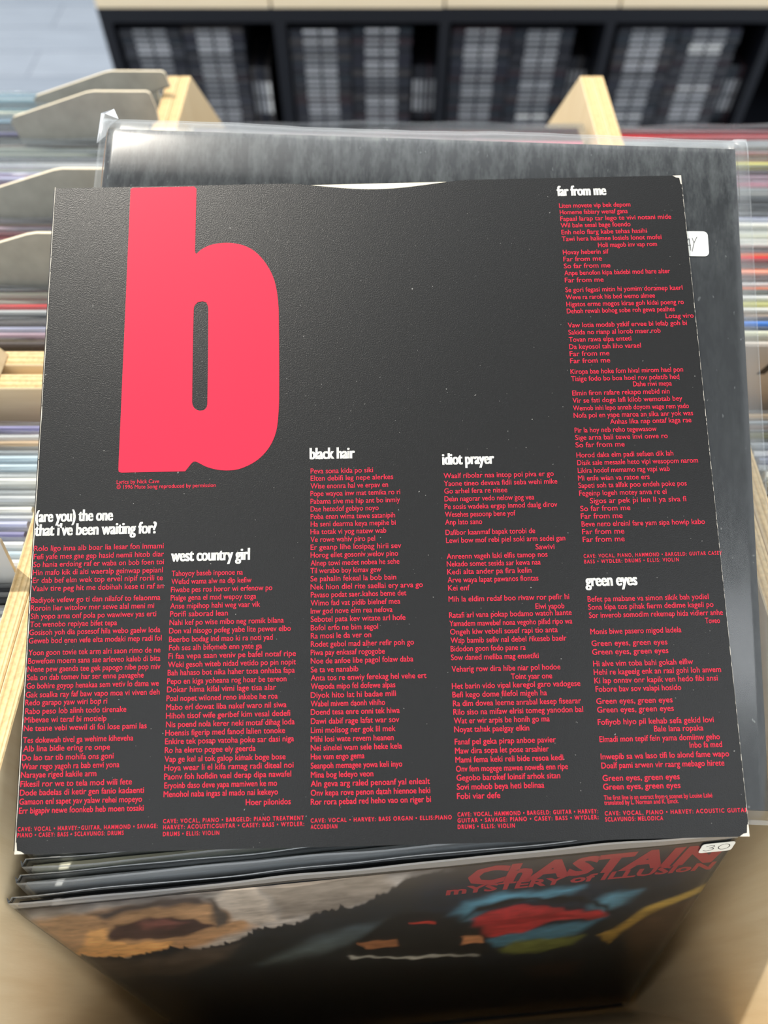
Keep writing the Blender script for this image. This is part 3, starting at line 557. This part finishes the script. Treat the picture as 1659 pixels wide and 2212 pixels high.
def stroke(mb, pts, w, z):
    for (a, b) in zip(pts, pts[1:]):
        a = Vector(a); b = Vector(b); d = (b - a).normalized() * w / 2; q = Vector((-d.y, d.x)); a = a - d * 0.6; b = b + d * 0.6
        mb.add([(a - q).to_3d() + Vector((0, 0, z)), (b - q).to_3d() + Vector((0, 0, z)), (b + q).to_3d() + Vector((0, 0, z)), (a + q).to_3d() + Vector((0, 0, z))], [(0, 1, 2, 3)])
# printed capital on the grey record (local x along, z up; facing the viewer)
m = MB(); put_text(m, 'A', 0, 0, 0.026, 0.0185, 0.03)
m.v = [(v[0] - 0.1035, -0.0021, v[1] + 0.2905) for v in m.v]
m.obj('printed_letter', M_PEN, gr)

ART_N = (400, 250)
def paint(uu, ww):
    """the cover painting: dark forest hill, pale ruin, red cloth, in mm from the lower left corner"""
    col = np.tile(np.array([0.010, 0.014, 0.026]), (uu.size, 1))
    rs = np.random.RandomState(3)
    jag = np.interp(uu, np.arange(0, 330, 1.6), np.abs(rs.randn(len(np.arange(0, 330, 1.6)))) * 3.2)
    wob = 2.0 * np.sin(uu * 0.21 + ww * 0.13) + 1.5 * np.sin(uu * 0.47 - ww * 0.31 + 1)
    for i, (c, soft, poly) in enumerate(ART):
        P = np.array(poly); n = len(P); inside = np.zeros(uu.size, bool); dist = np.full(uu.size, 1e9)
        x = uu + wob * 0.5; y = ww + wob * 0.6
        if i == 9: x, y = uu, ww - jag
        for k in range(n):
            a, b = P[k], P[(k + 1) % n]
            c1 = (a[1] > y) != (b[1] > y)
            xi = (b[0] - a[0]) * (y - a[1]) / ((b[1] - a[1]) if abs(b[1] - a[1]) > 1e-9 else 1e-9) + a[0]
            inside ^= c1 & (x < xi)
            ab = b - a; t = np.clip(((x - a[0]) * ab[0] + (y - a[1]) * ab[1]) / (ab @ ab), 0, 1)
            dist = np.minimum(dist, np.hypot(x - a[0] - t * ab[0], y - a[1] - t * ab[1]))
        sd = np.where(inside, dist, -dist); s = max(soft * 0.8, 0.7)
        f = np.clip(sd / (2 * s) + 0.5, 0, 1); f = (f * f * (3 - 2 * f))[:, None]
        g = 1 + 0.9 * min(1.0, max(0.0, (max(c) - 40) / 60)); col = col * (1 - f) + np.array(srgb(*c)[:3]) * g * f
    def vn(fx, fy):
        g = rs.rand(int(330 * fy) + 3, int(330 * fx) + 3); px, py = np.clip(uu * fx, 0, None), np.clip(ww * fy, 0, None)
        ix, iy = px.astype(int), py.astype(int); tx, ty = px - ix, py - iy; tx = tx * tx * (3 - 2 * tx); ty = ty * ty * (3 - 2 * ty)
        return (g[iy, ix] * (1 - tx) + g[iy, ix + 1] * tx) * (1 - ty) + (g[iy + 1, ix] * (1 - tx) + g[iy + 1, ix + 1] * tx) * ty
    brush = 0.34 * vn(0.05, 0.06) + 0.28 * vn(0.14, 0.22) + 0.22 * vn(0.16, 0.5) + 0.16 * vn(0.45, 0.6)
    return col * np.clip(0.30 + 1.5 * brush, 0.25, 1.7)[:, None]
R0 = tag(empty('record_jacket', mat=frame(OC, MC)), 'record with a painted forest cover and red band name, foremost in the middle crate', 'record', 'records in the middle front crate')
def bend(w): return 0.020 * max(0.0, (0.12 - w) / 0.12) ** 2          # the foot of the cover creeps forward
nu, nw = ART_N; uu = np.linspace(0.0025, 0.3165, nu + 1); ww = np.linspace(0.001, 0.314, nw + 1)
U, Wg = np.meshgrid(uu, ww); me = bpy.data.meshes.new('cover')
vs = np.stack([U.ravel(), Wg.ravel(), np.zeros(U.size) - 0.0001], 1); k = nu + 1
me.from_pydata(vs.tolist(), [], [(j * k + i, j * k + i + 1, (j + 1) * k + i + 1, (j + 1) * k + i) for j in range(nw) for i in range(nu)])
ca = me.color_attributes.new('Col', 'FLOAT_COLOR', 'POINT')
cc = np.ones((U.size, 4)); cc[:, :3] = paint(U.ravel() * 1000, Wg.ravel() * 1000); ca.data.foreach_set('color', cc.ravel())
me.materials.append(M_ART); o = bpy.data.objects.new('front_cover', me); COL.objects.link(o); o.parent = R0
MB().box((0.0025, 0.001, -0.0040), (0.3165, 0.314, -0.0003), 0, 0.0004).obj('back_cover', M_RECORD, R0).color = (0.02, 0.02, 0.022, 1)
m = MB()
put_text(m, 'ChASTAIN', 0.1990, 0.2893, 0.1130, 0.0195, 0.05, 1.0, -0.00003, 0.15)
m.obj('band_name', M_LOGO, R0)
m = MB(); put_text(m, 'mYSTERY of ILLUSIoN', 0.1900, 0.2785, 0.1235, 0.0088, 0.035, 1.0, -0.00003, 0.1)
m.obj('album_title', M_LOGO, R0)
def big_poly(root, seed, u0, u1, top, zf, zb, amp=0.0012, lip=6):
    r = random.Random(seed); ph = [r.uniform(0, 6.28) for _ in range(8)]; n = 64; m = MB(); us = [u0, u0 + 0.0006] + [u0 + 0.0012 + (u1 - u0 - 0.0024) * i / (n - 4) for i in range(n - 3)] + [u1 - 0.0006, u1]
    zs = [0.0, 0.08, 0.16, 0.26, 0.305, top - 0.012, top - 0.006, top - 0.002, top]
    for s, z0 in ((1, zf), (-1, zb)):
        vs = []
        for j, w in enumerate(zs):
            e = max(0.0, (w - 0.300) / 0.026)
            for i in range(n + 1):
                u = us[i]; ed = min(1, min(i, n - i) / 2)
                zz = (zf + zb) / 2 + (z0 - (zf + zb) / 2) * ed
                zz += e * amp * (math.sin(17 * u + ph[0]) + 0.6 * math.sin(53 * u + ph[1] + s) + 0.3 * math.sin(140 * u + ph[2])) - s * e * e * 0.0010
                w2 = w + ((0.0012 * math.sin(21 * u + ph[3]) + 0.0006 * math.sin(90 * u + ph[4])) if j >= 7 else 0) - (0.003 if s < 0 and j == 8 else 0)
                vs.append((u, w2, zz))
        k = n + 1
        m.add(vs, [(j * k + i, j * k + i + 1, (j + 1) * k + i + 1, (j + 1) * k + i) for j in range(8) for i in range(n)], [2 if j >= 7 else (1 if j >= lip else 0) for j in range(8) for i in range(n)])  # hazier top bands also stand in for reflections in the plastic
    return m.obj('plastic_sleeve', [M_POLY_THIN, M_POLY_LIP, M_POLY_MILKY], root, True, False)
big_poly(R0, 11, 0.0012, 0.3178, 0.3225, 0.0003, -0.0046, 0.0004)
# price sticker on that plastic
st = MB().prism(rrect(-0.0072, -0.0052, 0.0072, 0.0052, 0.0018), 2, 0, 0.00015).obj('price_sticker', M_LABEL)
st.matrix_world = frame(OC, MC) @ Matrix.Translation((0.3092, 0.3090, 0.0007))
tag(st, 'white sticker with a handwritten 30 on the painted record, below the sleeve corner', 'sticker', 'stickers')
m = MB(); q = 0.00018
stroke(m, [(-0.0050, 0.0022), (-0.0036, 0.0032), (-0.0020, 0.0030), (-0.0014, 0.0018), (-0.0024, 0.0006), (-0.0034, 0.0003)], 0.0004, q)
stroke(m, [(-0.0034, 0.0003), (-0.0018, 0.0000), (-0.0012, -0.0012), (-0.0022, -0.0026), (-0.0042, -0.0030), (-0.0056, -0.0022)], 0.0004, q)
stroke(m, [(0.0030 + 0.0024 * math.cos(a * 0.4), 0.0003 + 0.0030 * math.sin(a * 0.4)) for a in range(17)], 0.0004, q)
m.obj('written_price', M_PEN, st)
# records close behind it
for i, (c, du, dw, dt) in enumerate([('silver', 0.000, -0.003, 0.004), ('cream', 0.001, -0.002, 0.010), ('grey', 0.000, -0.002, 0.016), ('silver', 0.001, -0.001, 0.020), ('sage', 0.001, -0.001, 0.022), ('mauve', 0.001, 0.000, 0.024), ('charcoal', 0.001, 0.000, 0.027), ('ivory', 0.001, 0.000, 0.028)]):
    rt = Matrix.Rotation(-dt * 0.35, 4, 'Y')
    mt = frame(OC, MC) @ Matrix.Translation((du + 0.0006 * (i + 1), 0.0012 * (i + 1), -0.0066 * (i + 1) - 0.0004)) @ rt
    r = tag(empty('record_jacket', mat=mt), '%s record, %s behind the painted cover in the middle front crate' % (c, nth(i + 1)), 'record', 'records in the middle front crate')
    MB().box((0.0040, 0.001, -0.0045), (0.3150, 0.3145, -0.0012), 0, 0.0004).obj('jacket', M_RECORD, r).color = CN[c]
    big_poly(r, 20 + i, 0.0030, 0.3160, 0.3235, 0.0004, -0.0054, 0.0005, 4)

# ------------------------------------------------------------------ black jacket in plastic, lying across the crates
OS = Vector((-0.15397, 0.05679, 1.0777)); MS = Matrix(((0.99973, -0.02313, 0.00009), (0.02128, 0.91835, -0.39519), (0.00906, 0.39508, 0.9186)))
ang = math.radians(-3.4); ca_, sa_ = math.cos(ang), math.sin(ang); JW = 0.317
tr = (0.3387, 0.3247); ox = tr[0] - JW * ca_ + JW * sa_; oy = tr[1] - JW * sa_ - JW * ca_
FJ = frame(OS, MS) @ Matrix.Translation((ox, oy, -0.0068)) @ Matrix.Rotation(ang, 4, 'Z') @ Matrix.Rotation(math.radians(0.12), 4, 'X')
J = tag(empty('record_jacket', mat=FJ), 'scuffed plain black record jacket in clear plastic, lying under the printed sleeve', 'record')
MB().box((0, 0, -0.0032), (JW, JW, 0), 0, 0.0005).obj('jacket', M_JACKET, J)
m = MB(); n = 70
us = [-0.0048, -0.0042, -0.0006] + [JW * i / n for i in range(n + 1)] + [JW + 0.001, JW + 0.0065, JW + 0.0072]
wsj = [-0.006, -0.004, 0.0, 0.1, 0.2, 0.26, 0.281, 0.284, 0.287, 0.290, 0.293, 0.297, 0.301, 0.305, 0.309, 0.313, 0.3165, 0.3195, 0.3220, 0.3240, 0.3252]
def jz(u, w, s):
    inx = 1.0 if 0 <= u <= JW else 0.0
    up = 0.0007
    if s > 0 and w > 0.281:                                          # the sheet lifts off the card, then rolls over its top edge
        up = 0.0007 + 0.0011 * math.sin(min(1.0, (w - 0.281) / 0.012) * math.pi / 2) ** 2 - (2.6 * (w - 0.296) ** 2 if w > 0.296 else 0)
    z = (up if s > 0 else -0.0040) if inx else (-0.0013 + 0.0004 * s if -0.001 < u < JW + 0.0015 else -0.0017)
    e = max(0.0, (w - 0.314) / 0.011)
    if s > 0: z = z * (1 - e * e) + e * e * -0.0045
    else: z = z - 0.0018 * e * e
    b = max(0.0, -w / 0.006); z = z * (1 - b) - 0.0016 * b
    return z + 0.00035 * e * (math.sin(41 * u) + 0.6 * math.sin(97 * u + 1) + 0.4 * math.sin(233 * u)) + 0.0001 * math.sin(60 * u + 20 * w)
for s in (1, -1):
    vs = [(u, w + (0.0005 * math.sin(33 * u) if w > 0.3225 else 0), jz(u, w, s)) for w in wsj for u in us]; k = len(us)
    m.add(vs, [(j * k + i, j * k + i + 1, (j + 1) * k + i + 1, (j + 1) * k + i) for j in range(len(wsj) - 1) for i in range(k - 1)],
          [1 if (i < 1 or i > k - 3 or j > len(wsj) - 3 or j < 1) else 0 for j in range(len(wsj) - 1) for i in range(k - 1)])
pj = m.obj('plastic_sleeve', [M_POLY, M_POLY_LIP], J, True, False)
# crumpled corner of the plastic
m = MB(); m.add([(-0.005, 0.3262, -0.001), (0.0025, 0.3268, 0.0016), (0.0052, 0.3215, 0.0012), (-0.0005, 0.312, 0.0008), (-0.0055, 0.309, -0.0012), (-0.001, 0.3225, 0.0035), (0.0015, 0.3165, 0.0022)],
      [(0, 5, 4), (0, 1, 5), (1, 2, 5), (5, 2, 6), (5, 6, 3), (4, 5, 3)])
m.obj('folded_corner', M_POLY_LIP, pj, False, False)
lb = MB().prism(rrect(-0.016, -0.0066, 0.016, 0.0066, 0.0022), 2, 0, 0.00015).obj('price_sticker', M_LABEL)
lb.matrix_world = frame(OS, MS) @ Matrix.Translation((0.3033, 0.2729, -0.00535)) @ Matrix.Rotation(math.radians(-2), 4, 'Z')
tag(lb, 'white sticker on the black jacket, half hidden by the right edge of the sleeve', 'sticker', 'stickers')
m = MB()
stroke(m, [(0.0046, -0.0040), (0.0060, 0.0022), (0.0068, 0.0026), (0.0072, -0.0036)], 0.00035, 0.0002)
stroke(m, [(0.0048, -0.0010), (0.0074, -0.0008)], 0.00035, 0.0002)
stroke(m, [(0.0082, 0.0030), (0.0090, 0.0004)], 0.00035, 0.0002); stroke(m, [(0.0106, 0.0036), (0.0090, 0.0004), (0.0078, -0.0042)], 0.00035, 0.0002)
m.obj('written_letters', M_PEN, lb)

# ------------------------------------------------------------------ the printed inner sleeve
SL = tag(empty('inner_sleeve', mat=frame(OS, MS)), 'black printed record sleeve with red lyrics and a huge red letter b', 'record sleeve')
SW, SH = 0.307, 0.3062
def notch(u):
    d = abs(u - 0.1575) / 0.046
    return 0.0040 * (0.5 + 0.5 * math.cos(math.pi * min(1, d))) ** 0.8 if d < 1 else 0.0
top = [(SW * i / 90, SH - notch(SW * i / 90)) for i in range(90, -1, -1)]
outline = [(0.0012, 0), (SW - 0.0008, 0), (SW, 0.0008)] + [(SW, SH - 0.0008)] + top[1:-1] + [(0.0004, SH)] + [(0, SH - 0.0006), (0, 0.001)]
m = MB(); m.prism(outline, 2, -0.00035, 0, 1, 0)
m.obj('front_panel', [M_PAPER, M_PAPER_EDGE], SL)
m = MB(); m.prism([(0.0005, 0.0003), (SW - 0.0002, 0.0003), (SW - 0.0002, SH + 0.0021), (0.0005, SH + 0.0010)], 2, -0.0042, -0.0038, 1, 0)
m.mi[-1] = 0; m.obj('back_panel', [M_CREAM, M_CREAM], SL)
m = MB()                                                            # folded spine with its pale worn crease
m.add([(0, 0.001, -0.0002), (-0.0011, 0.001, -0.0014), (-0.0011, 0.001, -0.003), (0.0005, 0.001, -0.0041), (0, SH - 0.0006, -0.0002), (-0.0011, SH - 0.0006, -0.0014), (-0.0011, SH - 0.0006, -0.003), (0.0005, SH - 0.0006, -0.0041)],
      [(0, 1, 5, 4), (1, 2, 6, 5), (2, 3, 7, 6)])
m.obj('spine_fold', M_PAPER, SL)
r2 = random.Random(9)
def scuff(name, x, wide, lo, hi, glo, ghi, sgn):
    """worn white line along a straight edge, its width uneven"""
    y = 0.001; pts = []
    while y < SH - 0.003:
        L = r2.uniform(lo, hi); g = r2.uniform(glo, ghi)
        pts += [(x + sgn * r2.uniform(*wide), y), (x + sgn * r2.uniform(*wide), y + L)]
        if g > 0.0005: pts += [(x + sgn * 0.00003, y + L + 0.0001), (x + sgn * 0.00003, y + L + g)]
        y += L + g
    vs = [(x, q[1], 0.00012) for q in pts] + [(q[0], q[1], 0.00012) for q in pts]; k = len(pts)
    MB().add(vs, [(i, k + i, k + i + 1, i + 1) for i in range(k - 1)]).obj(name, M_PAPER_EDGE, SL)
scuff('worn_crease', 0.0, (0.00015, 0.0004), 0.002, 0.012, 0.0, 0.0006, 1)
scuff('worn_edge', SW, (0.00006, 0.00022), 0.0006, 0.004, 0.0002, 0.004, -1)
for (a, b, sx, sy) in ((SW, SH, -1, -1), (SW, 0, -1, 1), (0, 0, 1, 1)):   # rubbed corners
    MB().add([(a, b, 0.00012), (a + sx * 0.0042, b + sy * 0.0001, 0.00012), (a + sx * 0.0026, b + sy * 0.0011, 0.00012), (a + sx * 0.0010, b + sy * 0.0014, 0.00012), (a + sx * 0.0006, b + sy * 0.0046, 0.00012), (a, b + sy * 0.0050, 0.00012)], [(0, 1, 2, 3, 4, 5)]).obj('worn_corner', M_PAPER_EDGE, SL)
ZP = 0.00010
def smooth_ring(P, steps=5):
    """round off the flat runs of an outline, keeping its sharp corners"""
    n = len(P); V_ = [Vector(p) for p in P]; out = []
    turn = [(V_[i] - V_[i - 1]).angle(V_[(i + 1) % n] - V_[i]) for i in range(n)]
    for i in range(n):
        a, b = V_[i], V_[(i + 1) % n]; j = (i + 1) % n
        if max(turn[i], turn[j]) > 0.62: out.append(tuple(a)); continue
        p, q = V_[i - 1], V_[(j + 1) % n]; L = (b - a).length
        ta = (b - p).normalized() * L; tb_ = (q - a).normalized() * L
        for k in range(steps):
            t = k / steps; t2, t3 = t * t, t * t * t
            out.append(tuple(a * (2 * t3 - 3 * t2 + 1) + ta * (t3 - 2 * t2 + t) + b * (-2 * t3 + 3 * t2) + tb_ * (t3 - t2)))
    return out
B_OUT = smooth_ring(B_OUT); B_IN = smooth_ring(B_IN)
m = MB(); poly_on(m, [(a / 1000, min(b / 1000, SH - 0.0006)) for a, b in B_OUT], 0, ZP, ([(a / 1000, b / 1000) for a, b in B_IN],)); m.obj('big_letter', M_RED, SL)
tr3 = random.Random(77)
SYL = 'ba be bi bo da de di do fa fe fi fo ga ge go ha he hi ho ka ke ki la le li lo ma me mi mo na ne ni no pa pe pi po ra re ri ro sa se si so ta te ti to va ve vi wa we wi ya yo an en in on er ar al el'.split()
def filler(n):
    """n characters of meaningless words that keep the look of a line of verse"""
    out, left = [], n
    while left > 0:
        L = min(left, tr3.choice((2, 3, 3, 4, 4, 4, 5, 5, 6, 7)))
        if left - L in (1, 2): L = left
        w = ''
        while len(w) < L: w += tr3.choice(SYL)
        w = w[:L]
        out.append(w); left -= L + 1
    s = ' '.join(out); return s[0].upper() + s[1:]
STY = {'T': (0.0050, 0.010, 1.0), 'B': (0.00230, 0.001, 1.0), 'C': (0.00158, 0.006, 1.3), 'N': (0.00175, 0.0, 1.0)}
NAM = {'T': 'song_title', 'B': 'lyric_column', 'C': 'musician_credits', 'N': 'small_print'}
blocks = {}
for key, kind, rows in PRINT: blocks.setdefault((key, kind), []).extend(rows)
for (key, kind), rows in blocks.items():
    m = MB(); cap, bold, spc = STY[kind]
    for (x, y, w, t) in rows:
        if not t: t = filler(max(3, round(w / 1.31)))
        put_text(m, t, x / 1000, y / 1000, w / 1000, cap, bold, spc, ZP, fine=4 if kind == 'T' else 3, fat=0.00022 if kind == 'T' else 0)
    m.obj(NAM[kind], M_WHITE_INK if kind == 'T' else M_RED, SL)
# the record inside, its rim showing in the notch
m = MB(); n = 160
for z0, z1, ra, rb in ((-0.0030, -0.0012, 0.0036, 0.1502),):
    vs = [(r_ * math.cos(2 * math.pi * i / n), r_ * math.sin(2 * math.pi * i / n), z) for (r_, z) in ((ra, z1), (rb - 0.0006, z1), (rb, (z0 + z1) / 2), (rb - 0.0006, z0), (ra, z0)) for i in range(n)]
    m.add(vs, [(j * n + i, j * n + (i + 1) % n, ((j + 1) % 5) * n + (i + 1) % n, ((j + 1) % 5) * n + i) for j in range(5) for i in range(n)])
V = m.obj('vinyl_record', M_VINYL, None, True); V.matrix_world = frame(OS, MS) @ Matrix.Translation((0.1570, 0.1532, 0))
tag(V, 'black vinyl disc inside the printed sleeve, only its rim showing at the notch', 'vinyl record')
